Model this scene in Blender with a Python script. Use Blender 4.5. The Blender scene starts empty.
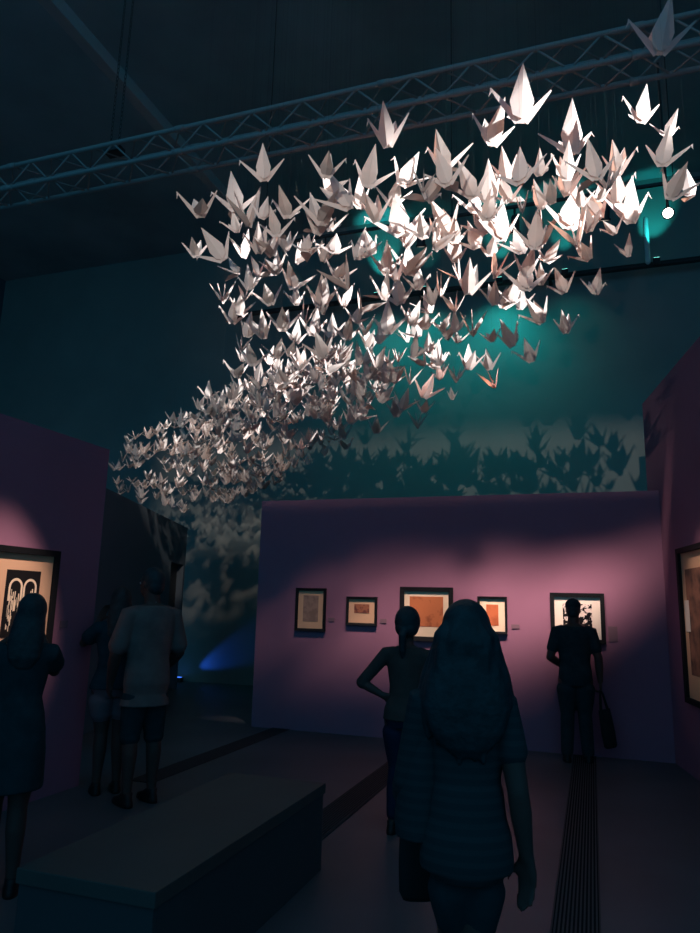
import bpy, bmesh, math, random
from mathutils import Vector, Matrix, Euler, Quaternion
from math import sin, cos, pi, radians, tan, atan2, hypot

rnd = random.Random(11)
S = bpy.context.scene
COL = S.collection

# ------------------------------------------------------------------ camera
F = 700.0
PITCH, ROLL, EYE = radians(11.2), radians(1.4), 1.6
CAM_R = Matrix.Rotation(pi / 2 + PITCH, 3, 'X') @ Matrix.Rotation(ROLL, 3, 'Z')
CAM_P = Vector((0, 0, EYE))
cam_d = bpy.data.cameras.new('camera')
cam = bpy.data.objects.new('camera', cam_d)
COL.objects.link(cam)
cam.matrix_world = Matrix.Translation(CAM_P) @ CAM_R.to_4x4()
cam_d.sensor_fit = 'VERTICAL'
cam_d.sensor_height = 36.0
cam_d.lens = F / 933 * 36
cam_d.clip_end = 100
S.camera = cam

A = radians(19)
UV = Vector((cos(A), -sin(A), 0))     # along the exhibition wall, to the right
VV = Vector((sin(A), cos(A), 0))      # into the hall


def W(u, v, z=0.0):
    return UV * u + VV * v + Vector((0, 0, z))


def ray(px, py):
    return CAM_R @ Vector(((px - 350) / F, -(py - 466.5) / F, -1))


def on_z(px, py, z):
    d = ray(px, py)
    return CAM_P + d * ((z - EYE) / d.z)


def on_v(px, py, v):
    d = ray(px, py)
    return CAM_P + d * (v / d.dot(VV))


def on_y(px, py, y):
    d = ray(px, py)
    return CAM_P + d * (y / d.y)


# ------------------------------------------------------------------ materials
def srgb(r, g, b):
    f = lambda c: (c / 255 / 12.92) if c <= 10 else ((c / 255 + .055) / 1.055) ** 2.4
    return (f(r), f(g), f(b), 1)


def mat(name, col, rough=.7, spec=.3, metal=0.0, noise=None, bump=None, emit=None):
    """noise = (scale, amount): soft variation of the colour; bump = (scale, strength)"""
    m = bpy.data.materials.new(name)
    m.use_nodes = True
    nt = m.node_tree
    b = nt.nodes['Principled BSDF']
    c = tuple(col) if len(col) == 4 else tuple(col) + (1,)
    b.inputs['Base Color'].default_value = c
    b.inputs['Roughness'].default_value = rough
    b.inputs['Specular IOR Level'].default_value = spec
    b.inputs['Metallic'].default_value = metal
    tc = nt.nodes.new('ShaderNodeTexCoord')
    if noise:
        n = nt.nodes.new('ShaderNodeTexNoise')
        n.inputs['Scale'].default_value = noise[0]
        n.inputs['Detail'].default_value = 6
        nt.links.new(tc.outputs['Object'], n.inputs['Vector'])
        r = nt.nodes.new('ShaderNodeMapRange')
        r.inputs['From Min'].default_value = .3
        r.inputs['From Max'].default_value = .7
        r.inputs['To Min'].default_value = 1 - noise[1]
        r.inputs['To Max'].default_value = 1 + noise[1]
        nt.links.new(n.outputs['Fac'], r.inputs['Value'])
        v = nt.nodes.new('ShaderNodeVectorMath')
        v.operation = 'SCALE'
        v.inputs[0].default_value = c[:3]
        nt.links.new(r.outputs['Result'], v.inputs['Scale'])
        nt.links.new(v.outputs['Vector'], b.inputs['Base Color'])
    if bump:
        n = nt.nodes.new('ShaderNodeTexNoise')
        n.inputs['Scale'].default_value = bump[0]
        n.inputs['Detail'].default_value = 5
        nt.links.new(tc.outputs['Object'], n.inputs['Vector'])
        bn = nt.nodes.new('ShaderNodeBump')
        bn.inputs['Strength'].default_value = bump[1]
        bn.inputs['Distance'].default_value = .01
        nt.links.new(n.outputs['Fac'], bn.inputs['Height'])
        nt.links.new(bn.outputs['Normal'], b.inputs['Normal'])
    if emit:
        b.inputs['Emission Color'].default_value = tuple(emit[0]) + (1,)
        b.inputs['Emission Strength'].default_value = emit[1]
    return m


def stripes_mat(name, c1, c2, freq, rough=.85):
    m = mat(name, c1, rough, .1)
    nt = m.node_tree
    b = nt.nodes['Principled BSDF']
    tc = nt.nodes.new('ShaderNodeTexCoord')
    sp = nt.nodes.new('ShaderNodeSeparateXYZ')
    nt.links.new(tc.outputs['Object'], sp.inputs[0])
    mul = nt.nodes.new('ShaderNodeMath'); mul.operation = 'MULTIPLY'
    mul.inputs[1].default_value = freq
    nt.links.new(sp.outputs['Z'], mul.inputs[0])
    fr = nt.nodes.new('ShaderNodeMath'); fr.operation = 'FRACT'
    nt.links.new(mul.outputs[0], fr.inputs[0])
    gt = nt.nodes.new('ShaderNodeMath'); gt.operation = 'GREATER_THAN'
    gt.inputs[1].default_value = .55
    nt.links.new(fr.outputs[0], gt.inputs[0])
    mx = nt.nodes.new('ShaderNodeMix'); mx.data_type = 'RGBA'
    mx.inputs['A'].default_value = tuple(c1) + (1,)
    mx.inputs['B'].default_value = tuple(c2) + (1,)
    nt.links.new(gt.outputs[0], mx.inputs['Factor'])
    nt.links.new(mx.outputs['Result'], b.inputs['Base Color'])
    return m


def art_mat(name, c1, c2, kind, scale, lo, hi, rough=.8):
    """procedural print: c1 paper, c2 ink through a thresholded texture"""
    m = mat(name, c1, rough, .1)
    nt = m.node_tree
    b = nt.nodes['Principled BSDF']
    tc = nt.nodes.new('ShaderNodeTexCoord')
    if kind == 'noise':
        n = nt.nodes.new('ShaderNodeTexNoise')
        n.inputs['Detail'].default_value = 4
        out = n.outputs['Fac']
    elif kind == 'wave':
        n = nt.nodes.new('ShaderNodeTexWave')
        n.inputs['Distortion'].default_value = 9
        n.inputs['Detail'].default_value = 3
        n.inputs['Detail Scale'].default_value = 2
        out = n.outputs['Fac']
    else:
        n = nt.nodes.new('ShaderNodeTexVoronoi')
        n.feature = 'DISTANCE_TO_EDGE'
        out = n.outputs['Distance']
    n.inputs['Scale'].default_value = scale
    nt.links.new(tc.outputs['Object'], n.inputs['Vector'])
    r = nt.nodes.new('ShaderNodeMapRange')
    r.inputs['From Min'].default_value = lo
    r.inputs['From Max'].default_value = hi
    nt.links.new(out, r.inputs['Value'])
    mx = nt.nodes.new('ShaderNodeMix'); mx.data_type = 'RGBA'
    mx.inputs['A'].default_value = tuple(c1) + (1,)
    mx.inputs['B'].default_value = tuple(c2) + (1,)
    nt.links.new(r.outputs['Result'], mx.inputs['Factor'])
    nt.links.new(mx.outputs['Result'], b.inputs['Base Color'])
    return m


def paper_mat():
    m = bpy.data.materials.new('folded_paper')
    m.use_nodes = True
    nt = m.node_tree
    nt.nodes.clear()
    out = nt.nodes.new('ShaderNodeOutputMaterial')
    d = nt.nodes.new('ShaderNodeBsdfDiffuse')
    t = nt.nodes.new('ShaderNodeBsdfTranslucent')
    mx = nt.nodes.new('ShaderNodeMixShader')
    mx.inputs['Fac'].default_value = .36
    tc = nt.nodes.new('ShaderNodeTexCoord')
    n = nt.nodes.new('ShaderNodeTexNoise')
    n.inputs['Scale'].default_value = 5
    nt.links.new(tc.outputs['Object'], n.inputs['Vector'])
    cr = nt.nodes.new('ShaderNodeMix'); cr.data_type = 'RGBA'
    cr.inputs['A'].default_value = (.74, .67, .63, 1)
    cr.inputs['B'].default_value = (.80, .74, .71, 1)
    nt.links.new(n.outputs['Fac'], cr.inputs['Factor'])
    nt.links.new(cr.outputs['Result'], d.inputs['Color'])
    t.inputs['Color'].default_value = (.76, .38, .26, 1)
    nt.links.new(d.outputs[0], mx.inputs[1])
    nt.links.new(t.outputs[0], mx.inputs[2])
    nt.links.new(mx.outputs[0], out.inputs[0])
    return m


M = {}
M['paper'] = paper_mat()
M['thread'] = mat('dark_thread', (.02, .02, .02), .9, 0)
M['mauve'] = mat('mauve_wall_paint', (.31, .152, .225), .9, .08, noise=(1.2, .05), bump=(60, .05))
M['mauve_right'] = mat('mauve_side_paint', (.31, .152, .225), .9, .08, noise=(1.2, .05), bump=(60, .05))
M['dark_wall'] = mat('dark_blue_wall_paint', (.13, .17, .21), .9, .05, noise=(1.0, .06))
M['far_wall'] = mat('grey_hall_wall', (.30, .32, .30), .92, .05, noise=(.8, .08))
M['ceil'] = mat('black_ceiling', (.34, .37, .38), .95, 0, noise=(.6, .2))
M['floor'] = mat('polished_floor', (.082, .095, .105), .42, .35, noise=(1.1, .18))
M['black_metal'] = mat('black_metal', (.03, .03, .032), .5, .4)
M['pale_metal'] = mat('pale_painted_pipe', (.75, .78, .78), .4, .4)
M['truss_metal'] = mat('grey_truss_metal', (.30, .27, .26), .5, .4, .0)
M['beam'] = mat('painted_steel_beam', (.38, .40, .40), .7, .3)
M['frame'] = mat('black_frame_wood', (.012, .014, .016), .7, .1)
M['mat_cream'] = mat('cream_mat_board', (.88, .72, .50), .9, .05)
M['mat_tan'] = mat('tan_mat_board', (.72, .46, .28), .9, .05)
M['mat_white'] = mat('ivory_mat_board', (.90, .82, .68), .9, .05)
M['card'] = mat('grey_caption_card', (.21, .13, .16), .8, .1)
M['bench'] = mat('dark_bench_laminate', (.070, .068, .064), .5, .3, noise=(3, .1))
M['bench_side'] = mat('dark_bench_panel', (.055, .06, .066), .6, .2)
M['grate'] = mat('dark_grate_metal', (.045, .055, .06), .6, .3)
M['pit_shade'] = mat('painted_pit_shade', (.02, .026, .03), .9, 0)
M['lens'] = mat('white_lamp_lens', (.9, .85, .8), .3, .3, emit=((1, .93, .85), 9))
M['lens_dim'] = mat('shaded_lamp_lens', (.6, .55, .5), .3, .3, emit=((1, .85, .7), .25))
M['teal_lens'] = mat('teal_lamp_lens', (.4, .9, .85), .3, .3, emit=((.25, 1, .85), 2.5))
M['blue_lens'] = mat('blue_lamp_lens', (.1, .2, .9), .3, .3, emit=((.05, .2, 1), 2))
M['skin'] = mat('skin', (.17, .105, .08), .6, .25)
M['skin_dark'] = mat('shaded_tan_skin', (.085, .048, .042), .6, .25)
M['hair_black'] = mat('black_hair', (.016, .032, .038), .55, .3, noise=(25, .3), bump=(40, .5))
M['hair_brown'] = mat('brown_hair', (.028, .036, .040), .6, .25, noise=(25, .3), bump=(40, .5))
M['eye'] = mat('eye_white', (.5, .5, .5), .3, .4)
M['lip'] = mat('lip', (.2, .06, .06), .5, .3)
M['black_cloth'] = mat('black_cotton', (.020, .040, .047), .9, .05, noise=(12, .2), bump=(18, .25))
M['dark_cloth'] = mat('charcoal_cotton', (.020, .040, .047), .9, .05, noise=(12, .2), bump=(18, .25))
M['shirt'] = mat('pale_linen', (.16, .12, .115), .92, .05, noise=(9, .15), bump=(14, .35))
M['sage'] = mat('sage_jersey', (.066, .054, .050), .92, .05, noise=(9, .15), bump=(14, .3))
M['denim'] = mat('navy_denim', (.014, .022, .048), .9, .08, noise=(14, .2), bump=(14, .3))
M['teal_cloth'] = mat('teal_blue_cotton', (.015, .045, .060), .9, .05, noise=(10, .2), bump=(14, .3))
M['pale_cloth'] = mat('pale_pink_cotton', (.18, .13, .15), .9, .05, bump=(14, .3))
M['striped'] = stripes_mat('striped_knit', (.027, .040, .046), (.034, .048, .054), 28)
M['bag'] = mat('dark_canvas_bag', (.022, .026, .028), .9, .05, bump=(20, .3))
M['shoe'] = mat('dark_shoe_leather', (.012, .012, .013), .5, .3)
M['sole'] = mat('shoe_sole', (.03, .03, .03), .8, .1)


# ------------------------------------------------------------------ mesh helpers
def link(name, me, parent=None, m=None, mw=None):
    o = bpy.data.objects.new(name, me)
    COL.objects.link(o)
    if parent is not None:
        o.parent = parent
    if m is not None:
        me.materials.clear()
        me.materials.append(m)
    if mw is not None:
        o.matrix_local = mw
    return o


def empty(name, loc, rz=0.0, scale=1.0):
    o = bpy.data.objects.new(name, None)
    COL.objects.link(o)
    o.empty_display_size = .1
    o.location = loc
    o.rotation_euler = (0, 0, rz)
    o.scale = (scale,) * 3
    return o


def tag(o, label=None, cat=None, group=None, kind=None):
    if label: o['label'] = label
    if cat: o['category'] = cat
    if group: o['group'] = group
    if kind: o['kind'] = kind
    return o


class MB:
    def __init__(self):
        self.v, self.f = [], []

    def add(self, vs, fs):
        k = len(self.v)
        self.v += [Vector(p) for p in vs]
        self.f += [[i + k for i in f] for f in fs]
        return self

    def box(self, a, b):
        (x0, y0, z0), (x1, y1, z1) = a, b
        return self.add([(x0, y0, z0), (x1, y0, z0), (x1, y1, z0), (x0, y1, z0), (x0, y0, z1), (x1, y0, z1), (x1, y1, z1), (x0, y1, z1)],
                        [(0, 3, 2, 1), (4, 5, 6, 7), (0, 1, 5, 4), (1, 2, 6, 5), (2, 3, 7, 6), (3, 0, 4, 7)])

    def prism(self, base, z0, z1):
        n = len(base)
        area = sum(base[i][0] * base[(i + 1) % n][1] - base[(i + 1) % n][0] * base[i][1] for i in range(n))
        if area < 0: base = base[::-1]
        vs = [(p[0], p[1], z0) for p in base] + [(p[0], p[1], z1) for p in base]
        fs = [list(range(n))[::-1], list(range(n, 2 * n))] + [(i, (i + 1) % n, n + (i + 1) % n, n + i) for i in range(n)]
        return self.add(vs, fs)

    def rings(self, rings):
        n = len(rings[0])
        vs = [p for r in rings for p in r]
        fs = [list(range(n))[::-1]]
        for k in range(len(rings) - 1):
            for i in range(n):
                j = (i + 1) % n
                fs.append((k * n + i, k * n + j, (k + 1) * n + j, (k + 1) * n + i))
        fs.append([(len(rings) - 1) * n + i for i in range(n)])
        return self.add(vs, fs)

    def tube(self, pts, rad, seg=12, cap=True):
        """round tube along a polyline with rounded ends"""
        pts = [Vector(p) for p in pts]
        if not hasattr(rad, '__len__'): rad = [rad] * len(pts)
        rings = []
        d0 = (pts[1] - pts[0]).normalized()
        ref = Vector((0, 0, 1)) if abs(d0.z) < .9 else Vector((0, 1, 0))
        P, Rr, Dd = [], [], []
        n = len(pts)
        dirs = []
        for i in range(n):
            a = pts[max(i - 1, 0)]
            b = pts[min(i + 1, n - 1)]
            dirs.append((b - a).normalized())
        if cap:
            for t in (.15, .5, .85):
                P.append(pts[0] - dirs[0] * rad[0] * cos(t * pi / 2)); Rr.append(rad[0] * sin(t * pi / 2)); Dd.append(dirs[0])
        for i in range(n):
            P.append(pts[i]); Rr.append(rad[i]); Dd.append(dirs[i])
        if cap:
            for t in (.85, .5, .15):
                P.append(pts[-1] + dirs[-1] * rad[-1] * cos(t * pi / 2)); Rr.append(rad[-1] * sin(t * pi / 2)); Dd.append(dirs[-1])
        x = ref.cross(d0).normalized()
        for p, r, d in zip(P, Rr, Dd):
            x = (x - d * x.dot(d)).normalized()
            y = d.cross(x)
            rings.append([p + x * (r * cos(2 * pi * i / seg)) + y * (r * sin(2 * pi * i / seg)) for i in range(seg)])
        return self.rings(rings)

    def ell(self, c, r, rot=None, nu=16, nv=10):
        rings = []
        rot = rot or Matrix.Identity(3)
        for k in range(nv + 1):
            t = -pi / 2 + pi * (k + .02) / (nv + .04)
            rings.append([Vector(c) + rot @ Vector((r[0] * cos(t) * cos(2 * pi * i / nu), r[1] * cos(t) * sin(2 * pi * i / nu), r[2] * sin(t))) for i in range(nu)])
        return self.rings(rings)

    def loft(self, secs, seg=20, power=2.0):
        """secs: (cx, cy, z, rx, ry) stacked elliptical sections"""
        rings = []
        for cx, cy, z, rx, ry in secs:
            ring = []
            for i in range(seg):
                a = 2 * pi * i / seg
                ca, sa = cos(a), sin(a)
                e = 2 / power
                ring.append((cx + rx * math.copysign(abs(ca) ** e, ca), cy + ry * math.copysign(abs(sa) ** e, sa), z))
            rings.append(ring)
        return self.rings(rings)

    def mesh(self, name):
        me = bpy.data.meshes.new(name)
        me.from_pydata([tuple(p) for p in self.v], [], self.f)
        me.update()
        return me

    def obj(self, name, m, parent=None, smooth=False, mw=None, bevel=0):
        me = self.mesh(name)
        if bevel:
            bm = bmesh.new(); bm.from_mesh(me)
            bmesh.ops.recalc_face_normals(bm, faces=bm.faces)
            bmesh.ops.bevel(bm, geom=bm.edges[:], offset=bevel, segments=2, affect='EDGES', profile=.6)
            bm.to_mesh(me); bm.free()
        if smooth:
            for p in me.polygons: p.use_smooth = True
        return link(name, me, parent, m, mw)

    def skin(self, name, m, parent=None, voxel=.008, smooth=4, mw=None):
        """fuse everything in this mesh into one continuous smooth surface"""
        me = self.mesh(name + '_raw')
        o = bpy.data.objects.new(name + '_raw', me)
        COL.objects.link(o)
        r = o.modifiers.new('r', 'REMESH'); r.mode = 'VOXEL'; r.voxel_size = voxel
        s = o.modifiers.new('s', 'SMOOTH'); s.iterations = smooth; s.factor = .5
        dg = bpy.context.evaluated_depsgraph_get()
        new = bpy.data.meshes.new_from_object(o.evaluated_get(dg))
        bpy.data.objects.remove(o)
        bpy.data.meshes.remove(me)
        new.name = name
        for p in new.polygons: p.use_smooth = True
        return link(name, new, parent, m, mw)


def basis(o, x, y, z=Vector((0, 0, 1))):
    m = Matrix((x, y, z)).transposed().to_4x4()
    m.translation = o
    return m


RM = basis(Vector((0, 0, 0)), UV, VV)       # room frame -> world


def struct(name, mb, m, world=None, bevel=0):
    o = mb.obj(name, m, None, mw=world, bevel=bevel)
    o['kind'] = 'structure'
    return o


# ------------------------------------------------------------------ the hall
struct('floor', MB().box((-14, -12, -.2), (12.3, 16, 0)), M['floor'], RM)
struct('ceiling', MB().box((-14, 3, 9.6), (12.3, 14, 9.9)), M['ceil'], RM)
struct('wall_back', MB().box((-14, 13.0, 0), (12.3, 13.3, 9.6)), M['far_wall'], RM)
struct('wall_hall_left', MB().box((-14.3, -1, 0), (-14, 13.3, 9.6)), M['dark_wall'], RM)
struct('wall_hall_right', MB().box((12, -1, 0), (12.3, 13.3, 9.6)), M['dark_wall'], RM)
# the wall the five pictures hang on
PV = 8.8
struct('wall_exhibition', MB().box((-4.32, PV, 0), (.95, PV + .3, 3.0)), M['mauve'], RM)
# left wall
LU = -4.3
struct('wall_left', MB().box((LU - .3, -1.5, 0), (LU, 5.43, 3.0)), M['mauve'], RM)
# right wall, a little off the grid
RA, RB = Vector((1.9, -1.9, 0)), Vector((3.70, 8.57, 0))
RA = RB + (Vector((3.31, 6.3, 0)) - RB).normalized() * 5.65
rdir = (RB - RA).normalized()
rnor = Vector((-rdir.y, rdir.x, 0))            # faces the room
struct('wall_right', MB().prism([RA, RB, RB - rnor * .3, RA - rnor * .3], 0, 4.2), M['mauve_right'])
# dark partition with a doorway, further back on the left
d0, d1 = W(-5.5, 6.4), W(-7.42, 11.9)
dd = (d1 - d0).normalized()
dn = Vector((dd.y, -dd.x, 0))
L = (d1 - d0).length
PW = basis(d0, dd, -dn)
mb = MB().box((0, 0, 0), (L - 1.10, .25, 3.0)).box((L - 1.10, 0, 2.28), (L - .12, .25, 3.0)).box((L - .12, 0, 0), (L, .25, 3.0))
struct('wall_partition', mb, M['dark_wall'], PW)
door = struct('door_1', MB().box((L - 1.10, .12, 0), (L - .12, .17, 2.28)), M['black_metal'], PW)
h = MB().tube([(L - 1.0, .12, 1.0), (L - 1.0, .06, 1.0), (L - .88, .06, 1.0)], .012, 8)
h.obj('door_handle', M['truss_metal'], door)

# floor grates laid on the floor, running into the hall
def grate(u0, u1, v0, v1, label, n):
    t = empty('floor_grate', W((u0 + u1) / 2, v0, 0), -A)
    tag(t, label, 'floor grate', 'long linear floor grates')
    hw, ln = (u1 - u0) / 2, v1 - v0
    MB().box((-hw, 0, .001), (hw, ln, .003)).obj('shade_sheet', M['pit_shade'], t)  # dark sheet on the floor, coloured as the shade under the slats
    mb = MB()
    for i in range(n):
        x = -hw + .012 + (2 * hw - .024) * i / (n - 1)
        mb.box((x - .0045, .01, .003), (x + .0045, ln - .01, .009))
    mb.obj('grating', M['grate'], t)
    MB().box((-hw - .008, 0, .0005), (-hw, ln, .010)).box((hw, 0, .0005), (hw + .008, ln, .010)).obj('rim', M['grate'], t)


grate(-.26, -.03, 2.0, PV - .02, 'slotted dark floor grate running from the capped man towards the camera', 11)
grate(-2.08, -1.84, 4.55, PV - .02, 'slotted dark floor grate passing behind the far end of the bench', 11)
grate(-4.0, -3.78, 5.75, 12.9, 'slotted dark floor grate past the man in the pale shirt and left wall', 11)

# bench
b0 = W(-1.965, 3.49, 0)
bench = empty('museum_bench', b0, -A)
tag(bench, 'low wide dark flat-topped museum bench at the lower left', 'bench')
MB().box((-.335, -.925, .44), (.335, .925, .5)).obj('bench_top', M['bench'], bench, bevel=.004)
for nm, a, b in (('front_panel', (-.325, -.915, 0), (.325, -.89, .44)), ('back_panel', (-.325, .89, 0), (.325, .915, .44)),
                 ('side_panel', (-.325, -.89, 0), (-.30, .89, .44)), ('side_panel', (.30, -.89, 0), (.325, .89, .44))):
    MB().box(a, b).obj(nm, M['bench_side'], bench, bevel=.003)

# ------------------------------------------------------------------ pictures
def framed(name, mw, w, h, border, matm, pw, ph, pm, label, cat='picture', group=None, pz=0.0, px=0.0, depth=.035):
    """mw: x along the wall, y out of the wall, z up, origin = centre of the picture on the wall"""
    t = empty(name, (0, 0, 0))
    t.matrix_world = mw @ Matrix.Translation((0, 0, -h / 2))
    tag(t, label, cat, group)
    o = Matrix.Translation((0, 0, h / 2))
    W2, H2, b = w / 2, h / 2, border
    mb = MB()
    out = [(-W2, -H2), (W2, -H2), (W2, H2), (-W2, H2)]
    inn = [(-W2 + b, -H2 + b), (W2 - b, -H2 + b), (W2 - b, H2 - b), (-W2 + b, H2 - b)]
    vs, fs = [], []
    for (x, z) in out: vs += [(x, 0.001, z), (x, depth, z)]
    for (x, z) in inn: vs += [(x, 0.001, z), (x, depth - .006, z)]
    for i in range(4):
        j = (i + 1) % 4
        o0, o1, o0f, o1f = 2 * i, 2 * j, 2 * i + 1, 2 * j + 1
        i0, i1, i0f, i1f = 8 + 2 * i, 8 + 2 * j, 9 + 2 * i, 9 + 2 * j
        fs += [(o0, o1, o1f, o0f), (o0f, o1f, i1f, i0f), (i0f, i1f, i1, i0), (i0, i1, o1, o0)]
    mb.add(vs, fs).obj('frame', M['frame'], t, mw=o)
    MB().box((-W2 + b * .8, .002, -H2 + b * .8), (W2 - b * .8, .012, H2 - b * .8)).obj('mat_board', matm, t, mw=o)
    p = MB().box((px - pw / 2, .0125, pz - ph / 2), (px + pw / 2, .0145, pz + ph / 2)).obj('print', pm, t, mw=o)
    return t, p, o


def wall_point(px, py): return on_v(px, py, PV)


def on_wall(px, py):
    return basis(wall_point(px, py), -UV, -VV)


def px_w(x0, x1, y): return (on_v(x1, y, PV) - on_v(x0, y, PV)).length


def px_h(x, y0, y1): return (on_v(x, y1, PV) - on_v(x, y0, PV)).length


art1 = art_mat('faded_sketch', (.38, .25, .19), (.27, .18, .14), 'noise', 14, .42, .62)
art2 = art_mat('brown_print', (.36, .14, .08), (.16, .06, .05), 'noise', 22, .45, .6)
art3 = art_mat('rust_red_print', (.56, .185, .075), (.36, .11, .05), 'noise', 13, .56, .72)
art4 = art_mat('vermilion_print', (.60, .17, .07), (.45, .12, .05), 'noise', 9, .5, .7)
art5 = art_mat('black_white_print', (.85, .75, .66), (.008, .008, .01), 'noise', 21, .46, .50)
artL = mat('black_etching', (.008, .008, .009), .7, .2)
artR = art_mat('sepia_print', (.30, .15, .10), (.09, .06, .05), 'noise', 5, .4, .65)

framed('framed_picture', on_wall(311, 609.5), px_w(296, 326, 609), px_h(311, 588, 631), .035, M['mat_tan'],
       px_w(304, 319, 609), px_h(311, 595, 621), art1, 'tall framed tan picture with grey sketch, farthest left on the back wall',
       group='pictures on the back wall', pz=.015)
framed('framed_picture', on_wall(362, 611), px_w(347, 377.5, 611), px_h(362, 597, 625.5), .03, M['mat_tan'],
       px_w(355, 370, 611), px_h(362, 605, 614), art2, 'small landscape framed picture with tiny brown print on tan mat',
       group='pictures on the back wall', pz=.03)
framed('framed_picture', on_wall(426.5, 614), px_w(400, 453, 614), px_h(426, 587, 641), .055, M['mat_cream'],
       px_w(410, 443.5, 611), px_h(426, 596.5, 626.5), art3, 'large square framed picture with rust red print, behind the woman with hand on hip',
       group='pictures on the back wall', pz=.03)
framed('framed_picture', on_wall(492.5, 615), px_w(478, 507.5, 615), px_h(492, 597, 634), .026, M['mat_cream'],
       px_w(487, 499, 615), px_h(492, 605, 626), art4, 'small upright framed picture with vermilion print beside long-haired woman\'s head',
       group='pictures on the back wall')
framed('framed_picture', on_wall(577.5, 618), px_w(550, 604.5, 618), px_h(577, 593, 643), .048, M['mat_white'],
       px_w(563, 592, 618), px_h(577, 603, 631), art5, 'framed black and white print on ivory mat in front of capped man',
       group='pictures on the back wall')


def caption(mw, w, h, label):
    o = MB().box((-w / 2, .001, -h / 2), (w / 2, .007, h / 2)).obj('caption_card', M['card'], None, mw=mw, bevel=.001)
    tag(o, label, 'caption card', 'caption cards on the walls')


caption(on_wall(331.5, 619.5), .085, .05, 'small caption card right of the tall tan picture')
caption(on_wall(383.5, 621), .085, .055, 'small caption card right of the small landscape picture')
caption(on_wall(515.5, 626.5), .095, .048, 'small caption card right of the vermilion print')
caption(on_wall(613, 634), .10, .17, 'tall caption card right of the black and white print')

# left wall picture: spans v 4.25..4.98
def on_left(v, z): return basis(W(LU, v, z), VV * -1 * -1, UV)


lw0 = basis(W(LU, 4.60, 1.52), VV, UV)
lw0 = Matrix(((-VV.x, UV.x, 0, 0), (-VV.y, UV.y, 0, 0), (0, 0, 1, 0), (0, 0, 0, 1)))
lw0.translation = W(LU, 4.52, 1.53)
t, p, o = framed('framed_picture', lw0, .72, .92, .05, M['mat_tan'], .36, .52, artL,
                 'tall framed picture with two pale arches on black, on left wall', pz=.02, depth=.04)
for k, cx in enumerate((-.075, .075)):     # two pale arches in the print
    mb = MB()
    rings = []
    n = 12
    for i in range(n + 1):
        a = pi * i / n
        for rr in (.052, .072): mb.v.append(Vector((cx + rr * cos(a), .0155, .145 + rr * sin(a))))
    for i in range(n): mb.f.append([2 * i, 2 * i + 1, 2 * i + 3, 2 * i + 2])
    for s in (-1, 1):
        mb.box((cx + s * .062 - .010, .0145, .04), (cx + s * .062 + .010, .0156, .145))
    for i in range(34):
        x = cx + rnd.uniform(-.066, .066)
        z0 = rnd.uniform(-.20, .06)
        hw_ = rnd.uniform(.0015, .005)
        mb.box((x - hw_, .0145, z0), (x + hw_, .0152 + .0006 * rnd.random(), z0 + rnd.uniform(.02, .10)))
    mb.obj('arch', M['mat_cream'], p)
mc = lw0.copy(); mc.translation = W(LU, 5.04, 1.38)
caption(mc, .09, .06, 'small caption card at the right of the arches picture on left wall')

# right wall picture
def r_at(y, z):
    s = (y - RA.y) / rdir.y
    return RA + rdir * s + Vector((0, 0, z))


rw = Matrix(((rdir.x, rnor.x, 0, 0), (rdir.y, rnor.y, 0, 0), (0, 0, 1, 0), (0, 0, 0, 1)))
rw.translation = r_at(6.9, 1.49)
t, p, o = framed('framed_picture', rw, 1.0, 1.54, .05, M['mat_tan'], .66, 1.04, artR,
                 'tall framed sepia picture on right wall, cut by the picture edge', pz=.03, depth=.05)
MB().box((.26, .0150, -.07), (.40, .019, .24)).obj('paper_slip', M['mat_white'], p)

# ------------------------------------------------------------------ rigging overhead
tr0, tr1 = -9.0, 3.6
t = empty('lighting_truss', W(0, 5.0, 5.55), -A)
tag(t, 'long grey box truss hung high above the flock of cranes', 'truss')
B = .28
corners = {'a': (0, 0), 'b': (0, .24), 'c': (B, 0), 'd': (B, .24)}      # (depth, height)
corners = {'near_low': (0, .17), 'near_high': (0, .42), 'far_low': (B, .17), 'far_high': (B, .42)}
for k, (dy, dz) in corners.items():
    MB().tube([(tr0, dy, dz), (tr1, dy, dz)], .025, 10, False).obj('chord', M['truss_metal'], t, True)
pairs = [('near_low', 'near_high'), ('near_low', 'far_low'), ('far_low', 'far_high'), ('near_high', 'far_high')]
for a, b in pairs:
    mb = MB()
    x = tr0
    k = 0
    while x < tr1 - .2:
        p0, p1 = corners[a], corners[b]
        if k % 2: p0, p1 = p1, p0
        mb.tube([(x, p0[0], p0[1]), (x + .25, p1[0], p1[1])], .009, 6, False)
        x += .25
        k += 1
    mb.obj('lacing', M['truss_metal'], t, True)
for x in (-7.5, -5.5, -3.5, -1.5, .5, 2.5):
    for dy, dz in corners.values(): MB().tube([(x - .05, dy, dz), (x + .05, dy, dz)], .031, 10, False).obj('coupler', M['truss_metal'], t, True)

for u, txt in ((-4.35, 'far left'), (2.4, 'right')):
    hz = empty('hoist_chain', W(u, 5.14, 5.97), -A)
    tag(hz, 'dark hoist chain pair holding up the %s end of the truss' % txt, 'chain hoist', 'hoists of the truss')
    for s in (-.05, .05):
        mb = MB()
        z = .06
        k = 0
        while z < 3.6:
            w_ = .012
            ring = []
            for i in range(8):
                a = 2 * pi * i / 8
                x_, z_ = w_ * cos(a), .03 * sin(a)
                ring.append((s + (x_ if k % 2 else 0), (0 if k % 2 else x_), z + z_))
            mb.tube(ring + [ring[0]], .004, 4, False)
            z += .048
            k += 1
        mb.obj('chain', M['black_metal'], hz)
    MB().box((-.09, -.06, .0), (.09, .06, .07)).obj('clamp', M['black_metal'], hz, bevel=.008)

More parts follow.
